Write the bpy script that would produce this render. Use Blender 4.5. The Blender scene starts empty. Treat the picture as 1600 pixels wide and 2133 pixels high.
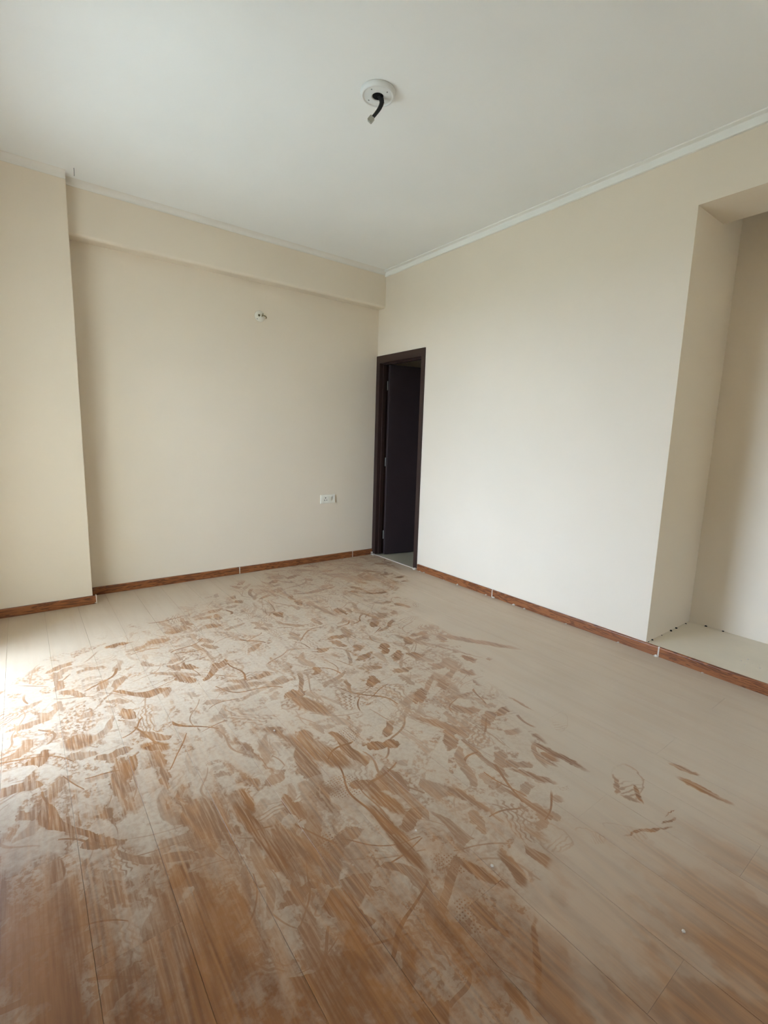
import bpy, bmesh, math, random
from mathutils import Vector, Matrix

random.seed(7)
scene = bpy.context.scene
col = scene.collection

# ------------------------------------------------------------------ camera
CAM = Vector((-2.9869, -4.1086, 1.25))
FWD = Vector((0.5986818, 0.78621825, -0.15310444))
RGT = Vector((0.7980452, -0.60185199, 0.02996729))
UPV = Vector((0.06858538, 0.14012513, 0.98775553))
cd = bpy.data.cameras.new('camera')
cd.sensor_fit = 'HORIZONTAL'
cd.sensor_width = 36.0
cd.lens = 997.23 / 1600.0 * 36.0
cd.clip_start = 0.02
cam = bpy.data.objects.new('camera', cd)
mw = Matrix.Identity(4)
for i in range(3):
    mw[i][0] = RGT[i]; mw[i][1] = UPV[i]; mw[i][2] = -FWD[i]; mw[i][3] = CAM[i]
cam.matrix_world = mw
col.objects.link(cam)
scene.camera = cam

# ------------------------------------------------------------------ light: hazy bright sky through the balcony opening
SKY = (0.725, 0.93, 1.23, 1.0)
SKY_STRENGTH = 18.0
world = bpy.data.worlds.new('hazy_sky')
scene.world = world
world.use_nodes = True
bg = world.node_tree.nodes['Background']
bg.inputs[0].default_value = SKY
bg.inputs[1].default_value = SKY_STRENGTH

WIN_X, WIN_Y0, WIN_Y1, WIN_Z1 = -3.36, -2.00, -0.84, 2.15     # balcony opening in the left wall
FILL_X0, FILL_X1, FILL_Z0, FILL_Z1, Y_FRONT = -1.25, -0.55, 1.35, 2.15, -5.3   # small unseen window added behind the viewer for fill light
def portal(loc, aim, sx, sy):
    pl = bpy.data.lights.new('sky_portal', 'AREA')
    pl.shape = 'RECTANGLE'
    pl.size = sx
    pl.size_y = sy
    pl.cycles.is_portal = True
    po = bpy.data.objects.new('sky_portal', pl)
    po.location = loc
    po.rotation_euler = Vector(aim).to_track_quat('-Z', 'Z').to_euler()
    col.objects.link(po)
portal((WIN_X - 0.11, (WIN_Y0 + WIN_Y1) / 2, WIN_Z1 / 2), (1, 0, 0), WIN_Y1 - WIN_Y0, WIN_Z1)
portal(((FILL_X0 + FILL_X1) / 2, Y_FRONT - 0.08, (FILL_Z0 + FILL_Z1) / 2), (0, 1, 0), FILL_X1 - FILL_X0, FILL_Z1 - FILL_Z0)

vs = scene.view_settings
vs.view_transform = 'Standard'
vs.look = 'None'
vs.gamma = 1.0
vs.use_curve_mapping = False
vs.exposure = 0.08
scene.display_settings.display_device = 'sRGB'
scene.cycles.max_bounces = 6
scene.cycles.diffuse_bounces = 5
scene.cycles.adaptive_threshold = 0.18
scene.cycles.adaptive_min_samples = 16
scene.cycles.caustics_reflective = False

# ------------------------------------------------------------------ helpers
def link(o, parent=None):
    col.objects.link(o)
    if parent is not None:
        o.parent = parent
    return o

def mesh_obj(name, bm, mat, parent=None, smooth=False):
    me = bpy.data.meshes.new(name)
    bm.normal_update()
    bm.to_mesh(me)
    bm.free()
    if mat:
        me.materials.append(mat)
    if smooth:
        for p in me.polygons:
            p.use_smooth = True
    return link(bpy.data.objects.new(name, me), parent)

def add_box(bm, x0, x1, y0, y1, z0, z1):
    v = [bm.verts.new(c) for c in ((x0, y0, z0), (x1, y0, z0), (x1, y1, z0), (x0, y1, z0),
                                   (x0, y0, z1), (x1, y0, z1), (x1, y1, z1), (x0, y1, z1))]
    fs = [bm.faces.new([v[i] for i in q]) for q in
          ((0, 3, 2, 1), (4, 5, 6, 7), (0, 1, 5, 4), (1, 2, 6, 5), (2, 3, 7, 6), (3, 0, 4, 7))]
    return v, fs

def boxes(name, lst, mat, parent=None, bevel=0.0, seg=2):
    bm = bmesh.new()
    for b in lst:
        add_box(bm, *b)
    if bevel:
        bmesh.ops.bevel(bm, geom=bm.edges[:], offset=bevel, segments=seg, affect='EDGES', profile=0.5)
    return mesh_obj(name, bm, mat, parent)

def extrude_profile(name, pts, axis, a, b, mat, parent=None, smooth=False):
    """closed profile pts of (horizontal, z) swept along world axis 'x' or 'y' from a to b"""
    bm = bmesh.new()
    def P(h, z, t):
        return (t, h, z) if axis == 'x' else (h, t, z)
    A = [bm.verts.new(P(h, z, a)) for h, z in pts]
    B = [bm.verts.new(P(h, z, b)) for h, z in pts]
    n = len(pts)
    for i in range(n):
        j = (i + 1) % n
        bm.faces.new((A[i], A[j], B[j], B[i]))
    bm.faces.new(A); bm.faces.new(list(reversed(B)))
    bmesh.ops.recalc_face_normals(bm, faces=bm.faces[:])
    return mesh_obj(name, bm, mat, parent, smooth)

def lathe(bm, prof, seg=48, centre=(0, 0, 0), axis='z'):
    """revolve (r, h) profile; closed into caps when r == 0"""
    rings = []
    for r, h in prof:
        ring = []
        n = 1 if r < 1e-6 else seg
        for k in range(n):
            a = 2 * math.pi * k / seg
            x, y, z = r * math.cos(a), r * math.sin(a), h
            if axis == 'y':
                x, y, z = x, -h, y
            ring.append(bm.verts.new((centre[0] + x, centre[1] + y, centre[2] + z)))
        rings.append(ring)
    for A, B in zip(rings, rings[1:]):
        for k in range(seg):
            q = []
            for v in (A[k % len(A)], A[(k + 1) % len(A)], B[(k + 1) % len(B)], B[k % len(B)]):
                if v not in q:
                    q.append(v)
            if len(q) > 2:
                bm.faces.new(q)
    bmesh.ops.recalc_face_normals(bm, faces=bm.faces[:])

def tube(bm, pts, r, seg=10):
    pts = [Vector(p) for p in pts]
    # Catmull-Rom smoothing
    out = []
    for i in range(len(pts) - 1):
        p0, p1, p2, p3 = pts[max(i - 1, 0)], pts[i], pts[i + 1], pts[min(i + 2, len(pts) - 1)]
        for k in range(6):
            t = k / 6
            out.append(0.5 * ((2 * p1) + (-p0 + p2) * t + (2 * p0 - 5 * p1 + 4 * p2 - p3) * t * t + (-p0 + 3 * p1 - 3 * p2 + p3) * t ** 3))
    out.append(pts[-1])
    rings = []
    nrm = None
    for i, p in enumerate(out):
        d = (out[min(i + 1, len(out) - 1)] - out[max(i - 1, 0)]).normalized()
        if nrm is None:
            nrm = d.orthogonal().normalized()
        nrm = (nrm - d * nrm.dot(d)).normalized()
        bi = d.cross(nrm)
        rings.append([bm.verts.new(p + (nrm * math.cos(2 * math.pi * k / seg) + bi * math.sin(2 * math.pi * k / seg)) * r) for k in range(seg)])
    for A, B in zip(rings, rings[1:]):
        for k in range(seg):
            bm.faces.new((A[k], A[(k + 1) % seg], B[(k + 1) % seg], B[k]))
    bm.faces.new(list(reversed(rings[0]))); bm.faces.new(rings[-1])

def structure(o, label=None):
    o['kind'] = 'structure'
    if label:
        o['label'] = label
    return o

def thing(name, label, cat, loc=(0, 0, 0)):
    o = bpy.data.objects.new(name, None)
    o.empty_display_size = 0.05
    o.location = loc
    o['label'] = label
    o['category'] = cat
    return link(o)

# ------------------------------------------------------------------ node helper
class NT:
    def __init__(self, name):
        self.mat = bpy.data.materials.new(name)
        self.mat.use_nodes = True
        self.t = self.mat.node_tree
        self.bsdf = self.t.nodes['Principled BSDF']
    def node(self, typ, **kw):
        n = self.t.nodes.new(typ)
        for k, v in kw.items():
            setattr(n, k, v)
        return n
    def put(self, sock, v):
        if isinstance(v, bpy.types.NodeSocket):
            self.t.links.new(v, sock)
        elif v is not None:
            sock.default_value = v
    def m(self, op, a, b=None, c=None, clamp=False):
        n = self.node('ShaderNodeMath', operation=op, use_clamp=clamp)
        self.put(n.inputs[0], a); self.put(n.inputs[1], b)
        if c is not None:
            self.put(n.inputs[2], c)
        return n.outputs[0]
    def vm(self, op, a, b=None, scale=None, c=None):
        n = self.node('ShaderNodeVectorMath', operation=op)
        self.put(n.inputs[0], a)
        if c is not None:
            self.put(n.inputs[2], c)
        if b is not None:
            self.put(n.inputs[1], b)
        if scale is not None:
            self.put(n.inputs['Scale'], scale)
        return n.outputs['Value'] if op in ('LENGTH', 'DOT_PRODUCT', 'DISTANCE') else n.outputs[0]
    def ss(self, v, lo, hi, a=0.0, b=1.0, kind='SMOOTHSTEP'):
        n = self.node('ShaderNodeMapRange', interpolation_type=kind)
        self.put(n.inputs[0], v); self.put(n.inputs[1], lo); self.put(n.inputs[2], hi)
        self.put(n.inputs[3], a); self.put(n.inputs[4], b)
        return n.outputs[0]
    def noise(self, vec, scale, detail=2.0, rough=0.5, dist=0.0, dim='3D', out=0):
        n = self.node('ShaderNodeTexNoise', noise_dimensions=dim)
        self.put(n.inputs['Vector'], vec)
        self.put(n.inputs['Scale'], scale); self.put(n.inputs['Detail'], detail)
        self.put(n.inputs['Roughness'], rough); self.put(n.inputs['Distortion'], dist)
        return n.outputs[out]
    def mapping(self, vec, loc=(0, 0, 0), rot=(0, 0, 0), scale=(1, 1, 1), typ='POINT'):
        n = self.node('ShaderNodeMapping', vector_type=typ)
        self.put(n.inputs[0], vec)
        if typ in ('POINT', 'TEXTURE'):
            n.inputs['Location'].default_value = loc
        n.inputs['Rotation'].default_value = rot
        n.inputs['Scale'].default_value = scale
        return n.outputs[0]
    def local(self, p1, x, y, a, hl, hw):
        """p1 holds (x, y, 1): coordinates along and across a mark, in units of its half sizes"""
        c, s_ = math.cos(a), math.sin(a)
        u = self.vm('DOT_PRODUCT', p1, (c / hl, s_ / hl, -(c * x + s_ * y) / hl))
        v = self.vm('DOT_PRODUCT', p1, (-s_ / hw, c / hw, (s_ * x - c * y) / hw))
        return u, v, self.m('MULTIPLY_ADD', u, u, self.m('MULTIPLY', v, v))
    def mix(self, f, a, b, blend='MIX'):
        n = self.node('ShaderNodeMix', data_type='RGBA', blend_type=blend)
        self.put(n.inputs[0], f); self.put(n.inputs[6], a); self.put(n.inputs[7], b)
        return n.outputs[2]
    def ramp(self, f, stops):
        n = self.node('ShaderNodeValToRGB')
        self.put(n.inputs[0], f)
        el = n.color_ramp.elements
        while len(el) < len(stops):
            el.new(0.5)
        for e, (p, c) in zip(el, stops):
            e.position = p; e.color = (*c, 1)
        return n.outputs[0]
    def bump(self, h, strength, dist):
        n = self.node('ShaderNodeBump')
        n.inputs['Strength'].default_value = strength
        n.inputs['Distance'].default_value = dist
        self.put(n.inputs['Height'], h)
        self.put(self.bsdf.inputs['Normal'], n.outputs[0])
    def set(self, color=None, rough=None, spec=None, metal=None):
        if color is not None:
            self.put(self.bsdf.inputs['Base Color'], color if isinstance(color, bpy.types.NodeSocket) else (*color, 1))
        if rough is not None:
            self.put(self.bsdf.inputs['Roughness'], rough)
        if spec is not None:
            self.bsdf.inputs['Specular IOR Level'].default_value = spec
        if metal is not None:
            self.bsdf.inputs['Metallic'].default_value = metal
        return self.mat
    def pos(self):
        return self.node('ShaderNodeNewGeometry').outputs['Position']

def srgb(r, g, b):
    f = lambda c: (c / 255 / 12.92) if c <= 10 else (((c / 255) + 0.055) / 1.055) ** 2.4
    return (f(r), f(g), f(b))

def plain(name, color, rough=0.5, spec=0.5, grain=0.04, scale=30.0, bump=0.0):
    n = NT(name)
    nz = n.noise(n.pos(), scale, 3.0, 0.55)
    c2 = tuple(max(0.0, c * (1 - grain * 3)) for c in color)
    n.set(n.mix(nz, (*color, 1), (*c2, 1)), rough, spec)
    if bump:
        n.bump(nz, bump, 0.002)
    return n.mat

# ------------------------------------------------------------------ materials: paint
def paint(name, color, mottling=0.03):
    n = NT(name)
    p = n.pos()
    a = n.noise(p, 1.3, 2.0, 0.5)
    f = n.ss(a, 0.3, 0.7, 0.0, 1.0)
    c2 = tuple(c * (1 - mottling) for c in color)
    n.set(n.mix(f, (*color, 1), (*c2, 1)), 0.75, 0.25)
    return n.mat

M_WALL = paint('cream_wall_paint', (0.80, 0.695, 0.55))
M_CEIL = paint('white_ceiling_paint', (0.88, 0.875, 0.835))
M_TRIMW = paint('white_moulding_paint', (0.88, 0.86, 0.79), 0.02)
M_COVE = paint('cove_paint', (0.80, 0.76, 0.68), 0.02)
M_DARKDOOR = plain('dark_brown_door_paint', (0.042, 0.027, 0.027), 0.55, 0.3, 0.08, 6.0)
M_FRAME = plain('dark_brown_frame_paint', (0.036, 0.017, 0.013), 0.5, 0.4, 0.08, 8.0)
M_MORTAR = plain('pale_mortar', (0.70, 0.62, 0.53), 0.9, 0.2, 0.08, 60.0, 0.3)
M_SILL = plain('beige_sill_stone', (0.78, 0.68, 0.52), 0.55, 0.35, 0.05, 5.0)
M_TILE2 = plain('beige_passage_tile', (0.48, 0.43, 0.31), 0.5, 0.35, 0.05, 5.0)
M_PLASTIC = plain('ivory_plastic', (0.84, 0.80, 0.68), 0.35, 0.5, 0.02, 20.0)
M_ROSE = plain('white_plastic', (0.80, 0.80, 0.76), 0.4, 0.5, 0.03, 25.0)
M_BLACK = plain('black_cable', (0.008, 0.008, 0.008), 0.45, 0.4, 0.05)
M_HOLE = plain('dark_hole', (0.006, 0.006, 0.005), 0.8, 0.2, 0.05)
M_CONN = plain('translucent_connector_plastic', (0.42, 0.40, 0.32), 0.4, 0.5, 0.08)
M_BRASS = plain('aged_brass', (0.20, 0.15, 0.06), 0.45, 0.5, 0.1)
M_GREY = plain('grey_metal', (0.25, 0.25, 0.23), 0.5, 0.5, 0.05)
M_GROUND = plain('outside_ground', (0.48, 0.48, 0.40), 0.9, 0.2, 0.05, 0.2)
M_CONCRETE = plain('balcony_tile', (0.60, 0.56, 0.49), 0.7, 0.3, 0.05, 3.0)

def skirting_material():
    n = NT('orange_brown_skirting_wood')
    p = n.pos()
    s = n.vm('MULTIPLY', p, (2.2, 2.2, 26.0))
    nz = n.noise(s, 1.6, 4.0, 0.55, 1.2)
    ring = n.m('SINE', n.m('MULTIPLY', nz, 34.0))
    ring = n.ss(ring, -0.6, 1.0, 0.0, 1.0)
    fine = n.noise(n.vm('MULTIPLY', p, (9.0, 9.0, 300.0)), 1.0, 3.0)
    c = n.ramp(n.m('ADD', n.m('MULTIPLY', ring, 0.7), n.m('MULTIPLY', fine, 0.3)),
               [(0.0, (0.33, 0.122, 0.040)), (0.5, (0.215, 0.068, 0.022)), (1.0, (0.10, 0.030, 0.011))])
    n.set(c, 0.33, 0.5)
    return n.mat
M_SKIRT = skirting_material()

# ------------------------------------------------------------------ materials: dusty trodden wood planks
T_EDGE = [(-4.2, -2.45), (-3.55, -2.02), (-3.35, -1.52), (-3.1, -1.28), (-2.75, -1.02), (-2.3, -0.80), (-1.65, -0.72), (-0.75, -0.10), (0.0, 0.15)]
E_SPOT = (-2.66, -2.95, -0.25, 1.0, 0.95)
# marks with their own place: (x, y, angle, half length, half width, strength)
MARKS = [
    (-0.783, -2.189, -0.99, 0.30, 0.036, 0.85), (-1.031, -2.103, -1.18, 0.33, 0.009, 0.8), (-1.105, -1.958, -1.27, 0.15, 0.022, 0.8),
    (-1.331, -3.146, -1.43, 0.13, 0.020, 1.0), (-1.401, -3.130, -1.56, 0.058, 0.014, 0.8), (-0.988, -3.483, -1.32, 0.058, 0.016, 0.9),
    (-1.056, -3.572, -1.51, 0.098, 0.020, 1.0), (-1.419, -3.543, -0.45, 0.10, 0.007, 0.9), (-1.279, -3.547, -0.19, 0.039, 0.003, 0.9),
    (-1.320, -3.561, -0.25, 0.041, 0.005, 0.9), (-1.518, -3.159, -1.04, 0.095, 0.016, 0.9), (-2.053, -2.942, -1.35, 0.11, 0.030, 1.0),
    (-2.115, -3.081, -1.62, 0.19, 0.030, 1.0), (-2.050, -3.556, -2.49, 0.105, 0.011, 0.9), (-2.172, -3.594, -1.77, 0.055, 0.017, 1.0),
    (-2.114, -2.568, -1.20, 0.20, 0.060, 0.9), (-2.636, -2.178, -0.74, 0.072, 0.035, 1.0), (-1.980, -2.258, -1.24, 0.15, 0.045, 0.9),
    (-2.464, -2.831, -1.48, 0.23, 0.030, 1.0), (-1.544, -2.483, 0.23, 0.095, 0.035, 0.6), (-2.697, -1.607, 0.96, 0.21, 0.008, 0.7),
    (-2.409, -1.614, -0.66, 0.16, 0.020, 0.7), (-2.371, -1.497, 0.64, 0.11, 0.007, 0.7), (-1.215, -2.410, 0.32, 0.18, 0.020, 0.7),
    (-1.740, -2.214, -1.97, 0.075, 0.014, 0.8), (-1.305, -1.191, -1.45, 0.20, 0.026, 0.8), (-1.086, -1.477, -1.27, 0.11, 0.018, 0.8),
    (-2.185, -1.916, -0.25, 0.15, 0.028, 0.7), (-2.876, -1.975, -1.31, 0.075, 0.060, 0.9), (-2.707, -2.829, 0.77, 0.058, 0.026, 1.0),
    (-1.993, -3.327, -1.23, 0.09, 0.020, 1.0), (-1.903, -3.370, -1.83, 0.075, 0.022, 0.9), (-1.570, -2.727, -1.05, 0.17, 0.022, 0.8),
    (-1.134, -2.813, -1.63, 0.080, 0.010, 0.8), (-1.305, -2.473, -1.75, 0.14, 0.040, 0.6), (-0.62, -0.70, -0.6, 0.22, 0.09, 0.6),
    (-1.298, -3.366, -2.61, 0.062, 0.010, 0.8), (-1.279, -3.441, -2.44, 0.050, 0.011, 1.0), (-1.328, -3.434, -1.21, 0.036, 0.008, 0.7), (-1.386, -2.431, 0.61, 0.15, 0.016, 0.8),
    (-1.332, -2.601, -0.12, 0.10, 0.016, 0.8), (-2.445, -2.668, -1.63, 0.08, 0.020, 1.0), (-0.45, -0.52, -0.8, 0.16, 0.03, 0.8), (-0.72, -0.48, -0.5, 0.14, 0.022, 0.8),
]
PRINTS = [(-1.242, -3.385, -2.63, 0.112, 0.055, 1.0), (-1.710, -3.371, -1.91, 0.060, 0.060, 0.55), (-1.600, -3.440, -1.10, 0.050, 0.030, 0.5),
          (-1.508, -2.738, -1.61, 0.075, 0.045, 0.5), (-1.106, -3.012, -2.64, 0.085, 0.035, 0.35), (-1.49, -3.50, -1.0, 0.07, 0.03, 0.4)]
DOTTED = [(-2.04, -3.25, -0.9, 0.06, 0.035), (-2.117, -3.389, -1.82, 0.055, 0.035), (-2.13, -2.80, -0.5, 0.09, 0.06), (-2.33, -2.98, 0.4, 0.07, 0.05), (-1.95, -2.55, 0.5, 0.07, 0.05)]

shared = {}
def floor_material(x0, x1, y0, y1):
    """dusty plank; only the marks that reach this plank are wired in"""
    def touches(mk, pad=0.05):
        c, s_ = abs(math.cos(mk[2])), abs(math.sin(mk[2]))
        ex, ey = c * mk[3] + s_ * mk[4] + pad, s_ * mk[3] + c * mk[4] + pad
        return mk[0] + ex > x0 and mk[0] - ex < x1 and mk[1] + ey > y0 and mk[1] - ey < y1
    def edge_at(y):
        for (ya, xa), (yb, xb) in zip(T_EDGE, T_EDGE[1:]):
            if ya <= y <= yb:
                return xa + (xb - xa) * (y - ya) / (yb - ya)
        return T_EDGE[0][1]
    ys = [y0 + (y1 - y0) * k / 8 for k in range(9)]
    seen = y1 > -3.98
    trodden = seen and any(edge_at(y) - x0 + 0.25 > 0 and 0.62 * x0 + 0.70 + 0.3 - y > -0.62 * 0.2 - 0.05 or 0.62 * x1 + 1.0 - y > 0 and edge_at(y) - x0 + 0.25 > 0 for y in ys)
    rubbed = seen and any(((x - E_SPOT[0]) / 1.2) ** 2 + ((y - E_SPOT[1]) / 1.2) ** 2 < 1 for x in (x0, x1) for y in ys)
    mk_l = [m for m in MARKS if seen and touches(m)]
    if not (trodden or rubbed or mk_l or any(touches(m) for m in PRINTS + DOTTED)):
        if 'clean' in shared:
            return shared['clean']
    pr_l = [m for m in PRINTS if seen and touches(m)]
    dt_l = [m for m in DOTTED if seen and touches(m)]

    n = NT('dusty_wood_plank')
    p = n.pos()
    oi = n.node('ShaderNodeObjectInfo')
    rnd = oi.outputs['Random']
    sep = n.node('ShaderNodeSeparateXYZ'); n.put(sep.inputs[0], p)
    X, Y = sep.outputs[0], sep.outputs[1]
    # --- wood under the dust: grain runs along y
    off = n.node('ShaderNodeCombineXYZ'); n.put(off.inputs[0], n.m('MULTIPLY', rnd, 37.0)); n.put(off.inputs[1], n.m('MULTIPLY', rnd, 91.0))
    wp = n.vm('ADD', p, off.outputs[0])
    g1 = n.noise(n.vm('MULTIPLY', wp, (7.0, 0.75, 1.0)), 1.0, 2.0, 0.5, 0.6, '2D')
    rings = n.m('SINE', n.m('MULTIPLY', g1, 42.0))
    streak = n.noise(n.vm('MULTIPLY', wp, (130.0, 6.5, 1.0)), 1.0, 2.0, 0.6, 0.0, '2D')
    wv = n.m('ADD', n.m('MULTIPLY', n.ss(rings, -1.0, 1.0, 0.0, 1.0, 'LINEAR'), 0.34), n.m('MULTIPLY', streak, 0.54))
    wv = n.m('ADD', wv, n.m('MULTIPLY', n.m('SUBTRACT', rnd, 0.5), 0.18))
    wood = n.ramp(wv, [(0.15, (0.36, 0.155, 0.048)), (0.5, (0.265, 0.106, 0.032)), (0.9, (0.155, 0.059, 0.019))])

    big = n.noise(p, 2.6, 2.0, 0.55, 0.0, '2D')
    fine = n.noise(p, 55.0, 3.0, 0.65, 0.0, '2D')
    soft = n.noise(n.vm('MULTIPLY', p, (16.0, 1.7, 1.0)), 1.0, 2.0, 0.55, 0.0, '2D')
    T = E = None
    p1 = n.vm('MULTIPLY_ADD', p, (1, 1, 0), c=(0, 0, 1))
    if trodden:
        # T: 1 where people walked
        fc = n.node('ShaderNodeFloatCurve')
        n.put(fc.inputs['Value'], n.ss(Y, -4.2, 0.0, 0.0, 1.0, 'LINEAR'))
        cv = fc.mapping.curves[0]
        u = [((y + 4.2) / 4.2, (x + 4.0) / 4.2) for y, x in T_EDGE]
        cv.points[0].location = u[0]; cv.points[1].location = u[-1]
        for q in u[1:-1]:
            cv.points.new(*q)
        fc.mapping.update()
        xb = n.m('MULTIPLY_ADD', fc.outputs[0], 4.2, -4.0)
        bb = n.m('MULTIPLY_ADD', big, 0.45, -0.225)
        Tr = n.ss(n.m('ADD', n.m('SUBTRACT', xb, X), bb), -0.02, 0.34)
        far = n.m('SUBTRACT', n.m('MULTIPLY_ADD', X, 0.60, 0.80), Y)      # clean strip by the back wall and pillar
        T = n.m('MULTIPLY', Tr, n.ss(n.m('ADD', far, bb), -0.05, 0.5))
    if rubbed:
        # E: 1 where the dust is rubbed thin
        E = n.ss(n.m('SQRT', n.local(p1, *E_SPOT)[2]), 1.15, 0.2)

    acc = None
    def join(a):
        nonlocal acc
        acc = a if acc is None else n.m('MAXIMUM', acc, a)
    w1 = None
    if trodden or mk_l or pr_l or dt_l:
        w1 = n.vm('SUBTRACT', n.noise(p, 13.0, 3.0, 0.68, 0.0, '2D', 1), (0.5, 0.5, 0.5))     # ragged outlines

    # --- scattered marks: one jittered mark in each cell, cut off by its neighbours
    def scatter(scale, seed, half, dens, kind, ang0=0.0, spread=6.283, field=None, gain=1.0, src=None):
        cs = n.node('ShaderNodeCombineXYZ')      # each layer waits for the one before it
        n.put(cs.inputs[0], seed if acc is None else n.m('MULTIPLY_ADD', acc, 1e-6, seed)); cs.inputs[1].default_value = seed * 1.7
        sv = n.vm('ADD', src or pw, cs.outputs[0])
        vo = n.node('ShaderNodeTexVoronoi', voronoi_dimensions='2D', feature='F1')
        n.put(vo.inputs['Vector'], sv); n.put(vo.inputs['Scale'], scale); n.put(vo.inputs['Randomness'], 1.0)
        loc = n.vm('SUBTRACT', sv, vo.outputs['Position'])
        sc_ = n.node('ShaderNodeSeparateColor'); n.put(sc_.inputs[0], vo.outputs['Color'])
        rot = n.node('ShaderNodeVectorRotate', rotation_type='Z_AXIS')
        n.put(rot.inputs['Vector'], loc); n.put(rot.inputs['Angle'], n.m('MULTIPLY_ADD', sc_.outputs[0], spread, ang0))
        d = n.vm('LENGTH', n.vm('MULTIPLY', rot.outputs[0], (0.82 / half[0], 0.82 / half[1], 0.0)))
        d = n.m('DIVIDE', d, n.m('MULTIPLY_ADD', sc_.outputs[2], 0.75, 0.45))      # small and faint to large and strong
        exist = n.ss(n.m('SUBTRACT', n.m('MULTIPLY', field if field is not None else T, dens * 0.88), sc_.outputs[1]), 0.0, 0.12)
        body = n.ss(d, 1.0, 0.84)
        amp = n.m('MULTIPLY_ADD', sc_.outputs[2], 0.75 * gain, 0.25 * gain)
        if kind == 'smear':
            k = n.m('MULTIPLY', body, n.ss(streak, 0.30, 0.62, 0.6, 1.0))
        elif kind == 'line':
            k = body
        elif kind == 'tread':
            sp = n.node('ShaderNodeSeparateXYZ'); n.put(sp.inputs[0], rot.outputs[0])
            pat = n.m('SINE', n.m('MULTIPLY_ADD', sp.outputs[1], 260.0, n.m('MULTIPLY', n.m('SINE', n.m('MULTIPLY', sp.outputs[0], 170.0)), 1.3)))
            pat = n.ss(pat, 0.1, 0.75)
            ring = n.m('MULTIPLY', n.ss(d, 0.80, 0.92), 0.6)
            k = n.m('MULTIPLY', n.m('MAXIMUM', n.m('MULTIPLY', pat, 0.7), ring), body)
        elif kind == 'print':
            ring = n.m('MULTIPLY', n.ss(d, 0.80, 0.95), 0.75)
            k = n.m('MULTIPLY', n.m('MAXIMUM', n.ss(fine, 0.44, 0.60, 0.10, 0.75), ring), body)
        join(n.m('MULTIPLY', n.m('MULTIPLY', k, exist), amp))

    if trodden:
        pw = n.vm('ADD', p, n.vm('SCALE', w1, scale=0.075))
        ps = n.vm('ADD', p, n.vm('SCALE', n.vm('SUBTRACT', n.noise(p, 2.6, 1.0, 0.5, 0.0, '2D', 1), (0.5, 0.5, 0.5)), scale=0.30))   # smooth bends
        pm = n.vm('ADD', ps, n.vm('SCALE', w1, scale=0.022))
        scatter(3.8, 3.1, (0.125, 0.045), 0.85, 'print', 0.4, 2.6, src=pm)
        scatter(5.0, 11.7, (0.10, 0.038), 0.8, 'tread', 0.2, 3.0, src=pm)
        scatter(5.4, 23.9, (0.12, 0.018), 0.85, 'smear', 0.6, 2.4, src=pm)
        scatter(8.5, 31.3, (0.062, 0.022), 0.8, 'smear', 0.0, 6.28)
        scatter(4.4, 47.7, (0.20, 0.0045), 0.9, 'line', 0.3, 2.4, src=ps)
        scatter(13.0, 53.1, (0.036, 0.014), 0.9, 'print', 0.0, 6.28)
        scatter(7.0, 67.9, (0.10, 0.0030), 0.95, 'line', 0.0, 6.28, src=ps)
        if rubbed:
            scatter(5.0, 71.3, (0.13, 0.028), 0.9, 'smear', -1.75, 0.7, field=E, src=pm)
    if mk_l or pr_l or dt_l:
        q1 = n.vm('MULTIPLY_ADD', n.vm('ADD', p, n.vm('SCALE', w1, scale=0.035)), (1, 1, 0), c=(0, 0, 1))
    hand = None
    for (x, y, a, hl, hw, s) in mk_l:
        k = n.ss(n.local(q1, x, y, a, hl, hw)[2], 1.1, 0.42, 0.0, s)
        hand = k if hand is None else n.m('MAXIMUM', hand, k)
    if hand is not None:
        join(n.m('MULTIPLY', hand, n.ss(streak, 0.28, 0.58, 0.5, 1.0)))
    for (x, y, a, hl, hw, s) in pr_l:      # shoe prints standing alone: rim plus tread
        u_, v_, d2 = n.local(q1, x, y, a, hl, hw)
        body = n.ss(d2, 1.0, 0.81)
        rim = n.m('MULTIPLY', n.ss(d2, 0.67, 0.96), n.ss(v_, -0.6, 0.7, 0.15, 1.0))
        tr = n.ss(n.m('SINE', n.m('MULTIPLY_ADD', u_, 26.0, n.m('MULTIPLY', v_, 9.0))), 0.1, 0.8)
        tr = n.m('MULTIPLY', tr, n.ss(u_, -0.2, 0.5, 0.0, 0.6))
        join(n.m('MULTIPLY', n.m('MULTIPLY', n.m('MAXIMUM', rim, tr), body), s))
    if dt_l:                               # dotted sole prints
        vd = n.node('ShaderNodeTexVoronoi', voronoi_dimensions='2D', feature='F1')
        n.put(vd.inputs['Vector'], p); n.put(vd.inputs['Scale'], 95.0); n.put(vd.inputs['Randomness'], 0.35)
        dots = n.ss(vd.outputs['Distance'], 0.30, 0.20)
        dm = None
        for mk in dt_l:
            k = n.ss(n.local(q1, *mk)[2], 1.1, 0.64)
            dm = k if dm is None else n.m('MAXIMUM', dm, k)
        join(n.m('MULTIPLY', n.m('MULTIPLY', dots, dm), 0.85))
    if trodden:
        # --- broad rubbing: streaky along the boards
        rub = n.noise(n.vm('MULTIPLY', pw, (7.5, 2.8, 1.0)), 1.0, 4.0, 0.64, 0.4, '2D')
        thr = n.m('SUBTRACT', 0.70, n.m('MULTIPLY', T, 0.05))
        if rubbed:
            thr = n.m('SUBTRACT', thr, n.m('MULTIPLY', E, 0.16))
        rubm = n.m('MULTIPLY', n.ss(n.m('SUBTRACT', rub, thr), -0.02, 0.08, 0.0, 0.85), T)
        join(n.m('MULTIPLY', rubm, n.ss(streak, 0.25, 0.6, 0.5, 1.0)))
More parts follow.
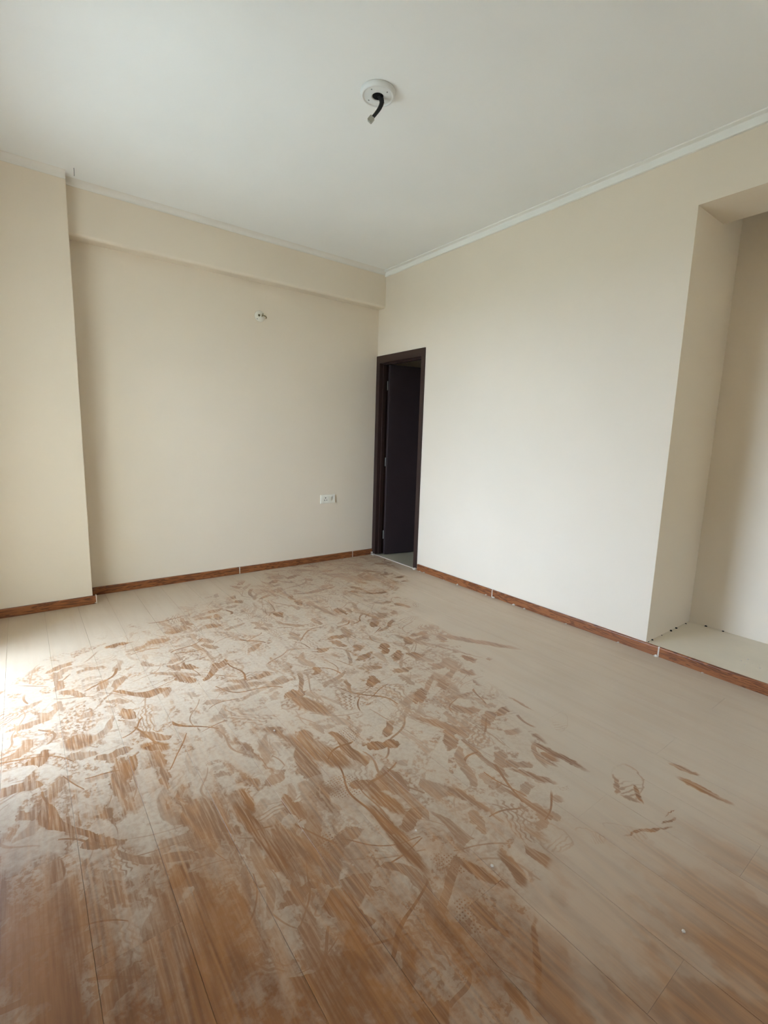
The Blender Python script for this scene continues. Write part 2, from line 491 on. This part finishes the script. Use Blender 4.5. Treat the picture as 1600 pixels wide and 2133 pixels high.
    # --- thin veil of dust always left
    blot = n.noise(n.vm('MULTIPLY', pw if trodden else p, (5.5, 2.4, 1.0)), 1.0, 3.0, 0.6, 0.0, '2D')
    thin = n.ss(n.m('MULTIPLY_ADD', X, 0.6, Y), -4.95, -4.10, 1.0, 0.0)       # thinner dust towards the viewer, thinned further to imitate light falloff
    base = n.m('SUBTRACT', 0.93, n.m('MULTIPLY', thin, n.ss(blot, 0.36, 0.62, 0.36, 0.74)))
    base = n.m('SUBTRACT', base, n.ss(soft, 0.40, 0.75, 0.0, 0.08))
    if trodden:
        base = n.m('SUBTRACT', base, n.m('MULTIPLY', T, n.ss(fine, 0.35, 0.7, 0.0, 0.16)))
    if rubbed:
        base = n.m('SUBTRACT', base, n.m('MULTIPLY', E, n.ss(blot, 0.36, 0.62, 0.02, 0.26)))
    dust = base if acc is None else n.m('MULTIPLY', base, n.m('SUBTRACT', 1.0, n.m('MULTIPLY', acc, 0.94)), clamp=True)
    dcol = n.mix(big, (0.58, 0.47, 0.345, 1), (0.51, 0.405, 0.292, 1))
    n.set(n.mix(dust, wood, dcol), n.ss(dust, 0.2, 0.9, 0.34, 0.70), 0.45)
    if not (trodden or rubbed or mk_l or pr_l or dt_l):
        shared['clean'] = n.mat
    return n.mat
M_SUB = plain('floor_joint_dust', (0.34, 0.27, 0.20), 0.95, 0.2, 0.05)

# ------------------------------------------------------------------ room shell
CEIL = 2.852
X_LEFT = WIN_X
NICHE_Y = -2.879
NICHE_X = 0.633
DOOR_Y = -0.737
DOOR_Z = 2.066

floor = structure(boxes('floor', [(X_LEFT - 0.2, 0.0, Y_FRONT - 0.15, 0.0, -0.12, -0.004)], M_SUB),
                  'wood plank floor under pale dust with scuffs and shoe prints')
# planks, one object each
PW, PL, GAP = 0.194, 1.215, 0.0007
def plank_mesh(w, l):
    bm = bmesh.new()
    b = 0.0005
    v0 = [(0, 0, -0.004), (w, 0, -0.004), (w, l, -0.004), (0, l, -0.004)]
    v1 = [(0, 0, -b), (w, 0, -b), (w, l, -b), (0, l, -b)]
    e = 0.0001
    v2 = [(b, e, 0), (w - b, e, 0), (w - b, l - e, 0), (b, l - e, 0)]
    R = [[bm.verts.new(c) for c in q] for q in (v0, v1, v2)]
    for A, B in zip(R, R[1:]):
        for k in range(4):
            bm.faces.new((A[k], A[(k + 1) % 4], B[(k + 1) % 4], B[k]))
    bm.faces.new(R[2])
    me = bpy.data.meshes.new('plank')
    bm.to_mesh(me); bm.free()
    me.materials.append(None)
    return me
cache = {}
def plank(x0, x1, y0, y1):
    key = (round(x1 - x0, 4), round(y1 - y0, 4))
    if key not in cache:
        cache[key] = plank_mesh(x1 - x0, y1 - y0)
    o = bpy.data.objects.new('plank', cache[key])
    o.location = (x0, y0, 0)
    o.material_slots[0].link = 'OBJECT'
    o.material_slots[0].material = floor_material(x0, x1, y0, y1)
    link(o, floor)
k0 = math.floor((X_LEFT + 2.152) / PW)
x = -2.152 + k0 * PW
row = 0
while x < -0.001:
    xa, xb = max(x, X_LEFT), min(x + PW, -0.0005)
    if xb - xa > 0.012:
        y = Y_FRONT - (0.405 * (row % 3)) - 0.1
        while y < -0.001:
            ya, yb = max(y, Y_FRONT), min(y + PL, -0.0005)
            if yb - ya > 0.02:
                plank(xa + GAP / 2, xb - GAP / 2, ya + 0.0001, yb - 0.0001)
            y += PL
    x += PW
    row += 1

structure(boxes('ceiling', [(X_LEFT - 0.2, 0.8, Y_FRONT - 0.15, 0.2, CEIL, CEIL + 0.15)], M_CEIL), 'plain white plastered ceiling')
structure(boxes('wall_back', [(X_LEFT - 0.2, 2.05, 0.0, 0.2, -0.12, CEIL)], M_WALL), 'cream back wall under the beam')
structure(boxes('wall_right', [(0, 0.15, DOOR_Y, 0.0, DOOR_Z, CEIL),
                               (0, 0.15, -1.25, DOOR_Y, -0.12, CEIL),
                               (0, 0.79, NICHE_Y, -1.25, -0.12, CEIL),
                               (0, 0.35, -4.95, NICHE_Y, 2.529, CEIL),
                               (NICHE_X, 0.79, -4.95, NICHE_Y, -0.12, CEIL),
                               (0, 0.79, Y_FRONT, -4.95, -0.12, CEIL)], M_WALL), 'cream right wall with doorway and deep niche')
structure(boxes('wall_front', [(X_LEFT - 0.2, FILL_X0, Y_FRONT - 0.15, Y_FRONT, -0.12, CEIL), (FILL_X1, 0.79, Y_FRONT - 0.15, Y_FRONT, -0.12, CEIL),
                               (FILL_X0, FILL_X1, Y_FRONT - 0.15, Y_FRONT, -0.12, FILL_Z0), (FILL_X0, FILL_X1, Y_FRONT - 0.15, Y_FRONT, FILL_Z1, CEIL)], M_WALL), 'cream wall behind the viewer')
structure(boxes('wall_left', [(X_LEFT - 0.2, X_LEFT, Y_FRONT, WIN_Y0, -0.12, CEIL),
                              (X_LEFT - 0.2, X_LEFT, WIN_Y1, 0.0, -0.12, CEIL),
                              (X_LEFT - 0.2, X_LEFT, WIN_Y0, WIN_Y1, WIN_Z1, CEIL)], M_WALL), 'cream wall with balcony opening')
# pillar and ceiling beam of the back wall
COL_X, COL_Y = -2.637, -0.205
structure(boxes('pillar', [(X_LEFT, COL_X, COL_Y, 0.0, 0.0, CEIL)], M_WALL, bevel=0.004), 'cream painted pillar at the window end of the back wall')
bp = [(0.0, 2.517), (-0.085, 2.517)] + [(-0.107 + 0.022 * (1 - math.sin(t)), 2.517 + 0.022 * (1 - math.cos(t))) for t in [i * math.pi / 12 for i in range(1, 7)]] + [(-0.107, CEIL), (0.0, CEIL)]
structure(extrude_profile('beam', bp, 'x', COL_X, 0.0, M_WALL), 'shallow cream beam along the top of the back wall')
def cove(y0, z0, d, h, a, b, name, label):
    pts = [(y0 + 0.003, z0), (y0 - 0.004, z0)]
    for i in range(9):
        t = i / 8 * math.pi / 2
        pts.append((y0 - 0.004 - (d - 0.004) * (1 - math.cos(t)), z0 + 0.004 + (h - 0.004) * math.sin(t)))
    pts += [(y0 + 0.003, z0 + h)]
    return structure(extrude_profile(name, pts, 'x', a, b, M_COVE), label)
cove(-0.107, 2.818, 0.05, CEIL - 2.818, COL_X, 0.0, 'trim_1', 'soft white plaster cove over the beam')
cove(COL_Y, 2.811, 0.04, CEIL - 2.811, X_LEFT, COL_X, 'trim_2', 'soft white plaster cove on top of the pillar')
# stepped moulding along the right wall
mp = [(0, 2.806), (-0.014, 2.806), (-0.016, 2.808), (-0.016, 2.842), (-0.019, 2.8445), (-0.046, 2.8455), (-0.050, 2.8475), (-0.050, CEIL), (0, CEIL)]
structure(extrude_profile('trim_3', mp, 'y', Y_FRONT, -0.107, M_TRIMW), 'white stepped crown moulding along the right wall')

# niche ledge and its ceiling
structure(boxes('niche_ledge', [(0.0, NICHE_X, -4.95, NICHE_Y, 0.0, 0.058)], M_SILL), 'beige stone ledge on the floor of the niche')

# ------------------------------------------------------------------ skirting: tiles with mortar joints
def skirt_profile(face, h, t, sgn):
    r = 0.007
    pts = [(face, 0.001), (face + sgn * t, 0.001)]
    for i in range(5):
        a = i / 4 * math.pi / 2
        pts.append((face + sgn * (t - r + r * math.cos(a)), h - r + r * math.sin(a)))
    pts.append((face, h))
    return pts
def skirting(name, label, axis, face, sgn, cuts, h=0.061, t=0.013, joint=0.008):
    root = structure(link(bpy.data.objects.new(name, None)), label)
    pr = skirt_profile(face, h, t, sgn)
    prj = skirt_profile(face, h + 0.003, t + 0.002, sgn)
    for a, b in zip(cuts, cuts[1:]):
        extrude_profile('skirting_tile', pr, axis, a + joint / 2, b - joint / 2, M_SKIRT, root)
    for c in cuts[1:-1]:
        bm = bmesh.new()
        extr = extrude_profile('mortar_joint', prj, axis, c - joint / 2, c + joint / 2, M_MORTAR, root)
        bm.free()
    return root
skirting('baseboard_back', 'reddish brown skirting along the back wall', 'x', 0.0, -1, [COL_X + 0.014, -1.48, -0.267, -0.012])
skirting('baseboard_pillar', 'reddish brown skirting across the pillar front', 'x', COL_Y, -1, [X_LEFT, -2.62 + 0.004])
bpil = bpy.data.objects['baseboard_pillar']
boxes('mortar_joint', [(COL_X + 0.017, COL_X + 0.023, COL_Y - 0.014, COL_Y + 0.01, 0.001, 0.063)], M_MORTAR, bpil)
skirting('baseboard_right', 'orange brown skirting along the right wall and niche', 'y', 0.0, -1, [-4.95, -4.1, -2.96, -1.68, DOOR_Y - 0.012])

# ------------------------------------------------------------------ doorway
door = structure(link(bpy.data.objects.new('door_1', None)), 'dark brown door standing open in its dark frame')
door.location = (0, 0, 0)
FX0, FX1 = -0.012, 0.13
boxes('door_frame', [(FX0, FX1, -0.058, -0.002, 0.012, DOOR_Z), (FX0, FX1, DOOR_Y, DOOR_Y + 0.045, 0.012, DOOR_Z), (FX0, FX1, DOOR_Y + 0.045, -0.058, DOOR_Z - 0.072, DOOR_Z)], M_FRAME, door)
boxes('door_stop', [(0.028, 0.06, -0.074, -0.058, 0.012, DOOR_Z - 0.072), (0.028, 0.06, DOOR_Y + 0.045, DOOR_Y + 0.058, 0.012, DOOR_Z - 0.072), (0.028, 0.06, DOOR_Y + 0.045, -0.058, DOOR_Z - 0.086, DOOR_Z - 0.072)], M_FRAME, door)
# leaf, opened into the passage
leaf = boxes('door_leaf', [(0, 0.66, -0.036, 0.0, 0.008, 1.988)], M_DARKDOOR, door, bevel=0.002, seg=1)
leaf.location = (0.085, -0.074, 0)
leaf.rotation_euler = (0, 0, math.radians(-10.9))
for z in (0.22, 1.0, 1.78):
    bm = bmesh.new()
    lathe(bm, [(0.0, -0.045), (0.006, -0.045), (0.006, 0.045), (0.0, 0.045)], 12)
    hg = mesh_obj('hinge', bm, M_GREY, door, True)
    hg.location = (0.078, -0.082, z)
structure(boxes('trim_4', [(-0.006, 0.012, DOOR_Y + 0.03, -0.02, 0.0, 0.006)], M_MORTAR, bevel=0.002, seg=1), 'pale mortar line across the doorway threshold')
# passage beyond
structure(boxes('passage_floor', [(0.0, 2.0, -1.25, 0.0, -0.12, 0.001)], M_TILE2), 'beige tiled floor beyond the doorway')
structure(boxes('passage_wall', [(1.9, 2.05, -1.25, 0.0, 0.0, 2.7), (0.15, 2.05, -1.4, -1.25, 0.0, 2.7)], M_WALL), 'passage wall beyond the doorway')
structure(boxes('passage_ceiling', [(0.15, 2.05, -1.4, 0.0, 2.6, 2.75)], M_CEIL), 'passage ceiling beyond the doorway')

# ------------------------------------------------------------------ balcony opening (out of frame, lets the daylight in)
win = structure(link(bpy.data.objects.new('window_1', None)), 'open balcony doorway with slim frame')
boxes('window_frame', [(X_LEFT - 0.14, X_LEFT - 0.08, WIN_Y0, WIN_Y0 + 0.05, 0.0, WIN_Z1), (X_LEFT - 0.14, X_LEFT - 0.08, WIN_Y1 - 0.05, WIN_Y1, 0.0, WIN_Z1),
                       (X_LEFT - 0.14, X_LEFT - 0.08, WIN_Y0, WIN_Y1, WIN_Z1 - 0.05, WIN_Z1)], M_TRIMW, win)
fill_win = structure(link(bpy.data.objects.new('fill_window', None)), 'unseen open window added behind the viewer for fill light')  # added unseen opening, gives fill light from behind the viewer
boxes('window_frame', [(FILL_X0, FILL_X0 + 0.04, Y_FRONT - 0.12, Y_FRONT - 0.06, FILL_Z0, FILL_Z1), (FILL_X1 - 0.04, FILL_X1, Y_FRONT - 0.12, Y_FRONT - 0.06, FILL_Z0, FILL_Z1),
                       (FILL_X0, FILL_X1, Y_FRONT - 0.12, Y_FRONT - 0.06, FILL_Z0, FILL_Z0 + 0.04), (FILL_X0, FILL_X1, Y_FRONT - 0.12, Y_FRONT - 0.06, FILL_Z1 - 0.04, FILL_Z1)], M_TRIMW, fill_win)
structure(boxes('light_block_wall', [(X_LEFT - 1.5, X_LEFT - 0.2, WIN_Y0 - 0.35, WIN_Y0 - 0.15, -0.12, CEIL)], M_CONCRETE), 'unseen wall added beside the balcony to block slanting daylight')  # unseen blocker, keeps slanting sky light off the back wall
structure(boxes('balcony_slab', [(X_LEFT - 1.5, X_LEFT - 0.2, WIN_Y0 - 0.35, 0.2, -0.15, -0.02)], M_CONCRETE), 'balcony floor slab outside')
structure(boxes('balcony_canopy', [(X_LEFT - 1.6, X_LEFT - 0.2, WIN_Y0 - 0.35, 0.2, 2.75, 2.9)], M_CONCRETE), 'unseen slab of the balcony above, sized to cut steep daylight')  # depth set to limit steep sky light on the floor
structure(boxes('bounce_wall', [(-9.0, 7.0, -8.9, -8.6, -12.0, 3.5)], M_WALL), 'unseen cream wall added outside to bounce warm fill light')  # added reflector outside the rear opening, warms the fill light
structure(boxes('outside_ground', [(-160, 100, -120, 90, -12.2, -12)], M_GROUND), 'ground outside')

# ------------------------------------------------------------------ ceiling light point
rose = thing('ceiling_rose', 'round white ceiling rose with black cable dangling from its centre hole', 'ceiling rose', (-1.53, -2.05, CEIL))
bm = bmesh.new()
lathe(bm, [(0.0, -0.0005), (0.082, -0.0005), (0.083, -0.004), (0.080, -0.016), (0.074, -0.022), (0.070, -0.0215), (0.0685, -0.018),
           (0.064, -0.017), (0.045, -0.019), (0.031, -0.021), (0.027, -0.020), (0.0255, -0.004), (0.0, -0.003)], 64)
mesh_obj('rose_plate', bm, M_ROSE, rose, True)
bm = bmesh.new(); lathe(bm, [(0.0, -0.0046), (0.025, -0.0046), (0.0253, -0.0185), (0.0, -0.0185)], 40)
mesh_obj('centre_hole', bm, M_HOLE, rose, False)
for k in range(4):
    a = math.radians(20 + 90 * k)
    bm = bmesh.new(); lathe(bm, [(0.0, -0.0175), (0.0035, -0.0175), (0.003, -0.0195), (0.0, -0.0198)], 12)
    o = mesh_obj('screw', bm, M_GREY, rose, True); o.location = (0.052 * math.cos(a), 0.052 * math.sin(a), 0)
rr = Vector((RGT.x, RGT.y, 0)).normalized()
def rp(r, d, z):      # sideways along the view's right, depth, height below ceiling
    f = Vector((-rr.y, rr.x, 0))
    v = rr * r + f * d
    return (v.x, v.y, z)
for i, (o1, o2) in enumerate([(0, 0), (0.006, 0.004), (-0.005, 0.005)]):
    bm = bmesh.new()
    tube(bm, [rp(0.006 + o1, o2, -0.012), rp(0.016 + o1, o2, -0.028), rp(0.018 + o1 * 0.8, o2, -0.045), rp(0.008 + o1 * 0.7, o2, -0.068), rp(-0.010 + o1 * 0.5, o2, -0.092), rp(-0.024 + o1 * 0.4, o2, -0.108)], 0.0062)
    mesh_obj('cable', bm, M_BLACK, rose, True)
bm = bmesh.new(); add_box(bm, -0.012, 0.012, -0.009, 0.009, -0.013, 0.013)
bmesh.ops.bevel(bm, geom=bm.edges[:], offset=0.002, segments=2, affect='EDGES')
cn = mesh_obj('connector', bm, M_CONN, rose)
cn.location = rp(-0.030, 0.002, -0.116)
cn.rotation_euler = (0.0, math.radians(40), math.atan2(rr.y, rr.x))

# ------------------------------------------------------------------ wall light point
wl = thing('wall_light_box', 'small round cream cover plate with bent brass wires high on the back wall', 'light point', (-1.263, 0.0, 2.248))
bm = bmesh.new(); lathe(bm, [(0.0, 0.0), (0.046, 0.0), (0.046, 0.004), (0.043, 0.007), (0.0, 0.008)], 40, axis='y')
mesh_obj('cover_plate', bm, M_PLASTIC, wl, True)
bm = bmesh.new(); lathe(bm, [(0.0, 0.0075), (0.010, 0.0075), (0.009, 0.011), (0.0, 0.0115)], 20, axis='y')
o = mesh_obj('knockout', bm, M_BRASS, wl, True); o.location = (-0.008, 0, 0.006)
bm = bmesh.new(); lathe(bm, [(0.0, 0.0075), (0.004, 0.0075), (0.0035, 0.010), (0.0, 0.0102)], 12, axis='y')
o = mesh_obj('screw', bm, M_GREY, wl, True); o.location = (-0.026, 0, -0.026)
bm = bmesh.new(); tube(bm, [(0.018, -0.006, 0.010), (0.026, -0.022, 0.006), (0.040, -0.030, 0.002), (0.048, -0.028, -0.006), (0.046, -0.024, -0.014)], 0.0042)
mesh_obj('wire', bm, M_BRASS, wl, True)
bm = bmesh.new(); tube(bm, [(0.016, -0.006, -0.002), (0.022, -0.016, 0.014), (0.020, -0.02, 0.024)], 0.0035)
mesh_obj('wire', bm, M_BRASS, wl, True)

# ------------------------------------------------------------------ socket
so = thing('socket', 'ivory wall socket with one rocker switch beside the doorway corner', 'socket', (-0.5715, 0.0, 0.632))
bm = bmesh.new(); add_box(bm, -0.083, 0.083, -0.013, -0.0005, -0.043, 0.043)
bmesh.ops.bevel(bm, geom=[e for e in bm.edges if all(v.co.y < -0.01 for v in e.verts)], offset=0.004, segments=3, affect='EDGES')
mesh_obj('plate', bm, M_PLASTIC, so)
bm = bmesh.new(); add_box(bm, -0.058, 0.0, -0.0155, -0.0125, -0.028, 0.028)
bmesh.ops.bevel(bm, geom=bm.edges[:], offset=0.0012, segments=2, affect='EDGES')
mod = mesh_obj('socket_module', bm, M_PLASTIC, so)
for (hx, hz, r) in ((-0.029, 0.012, 0.0052), (-0.041, -0.010, 0.0042), (-0.017, -0.010, 0.0042)):
    bm = bmesh.new(); lathe(bm, [(0.0, 0.0155), (r, 0.0155), (r, 0.0162), (0.0, 0.0162)], 16, axis='y')
    o = mesh_obj('pin_hole', bm, M_HOLE, mod); o.location = (hx, 0, hz)
bm = bmesh.new()
add_box(bm, 0.006, 0.036, -0.0165, -0.0125, -0.026, 0.026)
for v in bm.verts:
    if v.co.y < -0.014:
        v.co.y += -0.005 * (1 if v.co.z > 0 else 0)
bmesh.ops.bevel(bm, geom=bm.edges[:], offset=0.001, segments=2, affect='EDGES')
mesh_obj('rocker_switch', bm, M_PLASTIC, so)

# ------------------------------------------------------------------ groove in the ceiling by the pillar, drawn as a thin strand
st = thing('ceiling_groove', 'short thin grey strand drawn for a groove in the ceiling beside the pillar', 'wire', (-2.597, -0.30, CEIL))
bm = bmesh.new(); tube(bm, [(0, 0, 0), (0.0005, 0, -0.02), (0, 0, -0.045)], 0.002, 8)
mesh_obj('groove_strand', bm, M_GREY, st, True)

# ------------------------------------------------------------------ crumbs: mortar lumps, dark grit on the ledge
def lumps(name, spots, mat, label, cat):
    bm = bmesh.new()
    for (x, y, z, r) in spots:
        res = bmesh.ops.create_icosphere(bm, subdivisions=1, radius=r)
        for v in res['verts']:
            v.co = Vector((v.co.x * random.uniform(0.8, 1.5), v.co.y * random.uniform(0.8, 1.5), max(v.co.z, -r * 0.4) * random.uniform(0.5, 0.9) + r * 0.36)) + Vector((x, y, z))
    o = mesh_obj(name, bm, mat)
    o['kind'] = 'stuff'; o['label'] = label; o['category'] = cat
    return o
L = 0.058
dark = [(0.02, NICHE_Y - 0.006, L, 0.004), (0.07, NICHE_Y - 0.006, L, 0.006), (0.20, NICHE_Y - 0.006, L, 0.004), (0.33, NICHE_Y - 0.008, L, 0.008), (0.41, NICHE_Y - 0.008, L, 0.008),
        (0.56, NICHE_Y - 0.007, L, 0.005), (NICHE_X - 0.008, -2.985, L, 0.008), (NICHE_X - 0.008, -3.085, L, 0.006), (NICHE_X - 0.008, -3.39, L, 0.008)]
lumps('grit', dark, M_HOLE, 'dark grit lumps along the wall line of the niche ledge', 'grit')
chips = [(random.uniform(0.16, 0.26), random.uniform(-3.42, -3.30), L, random.uniform(0.002, 0.005)) for _ in range(8)]
lumps('ledge_crumbs', chips, M_MORTAR, 'tiny white chips lying on the niche ledge', 'crumbs')
lumps('mortar_crumbs', [(-0.017, y, 0.0, r) for y, r in ((-0.80, 0.007), (-0.86, 0.011), (-1.13, 0.006), (-1.30, 0.011), (-1.62, 0.008), (-1.70, 0.012), (-1.90, 0.012), (-2.0, 0.009), (-2.35, 0.006), (-2.72, 0.008), (-2.95, 0.011), (-3.2, 0.006))],
      M_MORTAR, 'pale mortar crumbs along the foot of the orange brown skirting', 'crumbs')
lumps('doorway_mortar', [(-0.022, DOOR_Y + 0.01, 0.0, 0.018), (-0.020, DOOR_Y - 0.004, 0.010, 0.012), (-0.024, -0.03, 0.0, 0.016), (-0.022, -0.018, 0.018, 0.012), (-0.034, -0.06, 0.0, 0.009)],
      M_MORTAR, 'pale mortar blobs at both feet of the dark door frame', 'mortar')
lumps('floor_crumbs', [(COL_X + 0.014, COL_Y - 0.006, 0.004, 0.010), (-1.69, -3.75, 0.0, 0.005), (-2.2, -2.35, 0.0, 0.004), (-2.05, -3.1, 0.0, 0.004), (-1.95, -3.33, 0.0, 0.005)],
      M_MORTAR, 'scattered white plaster specks on the dusty floor', 'crumbs')
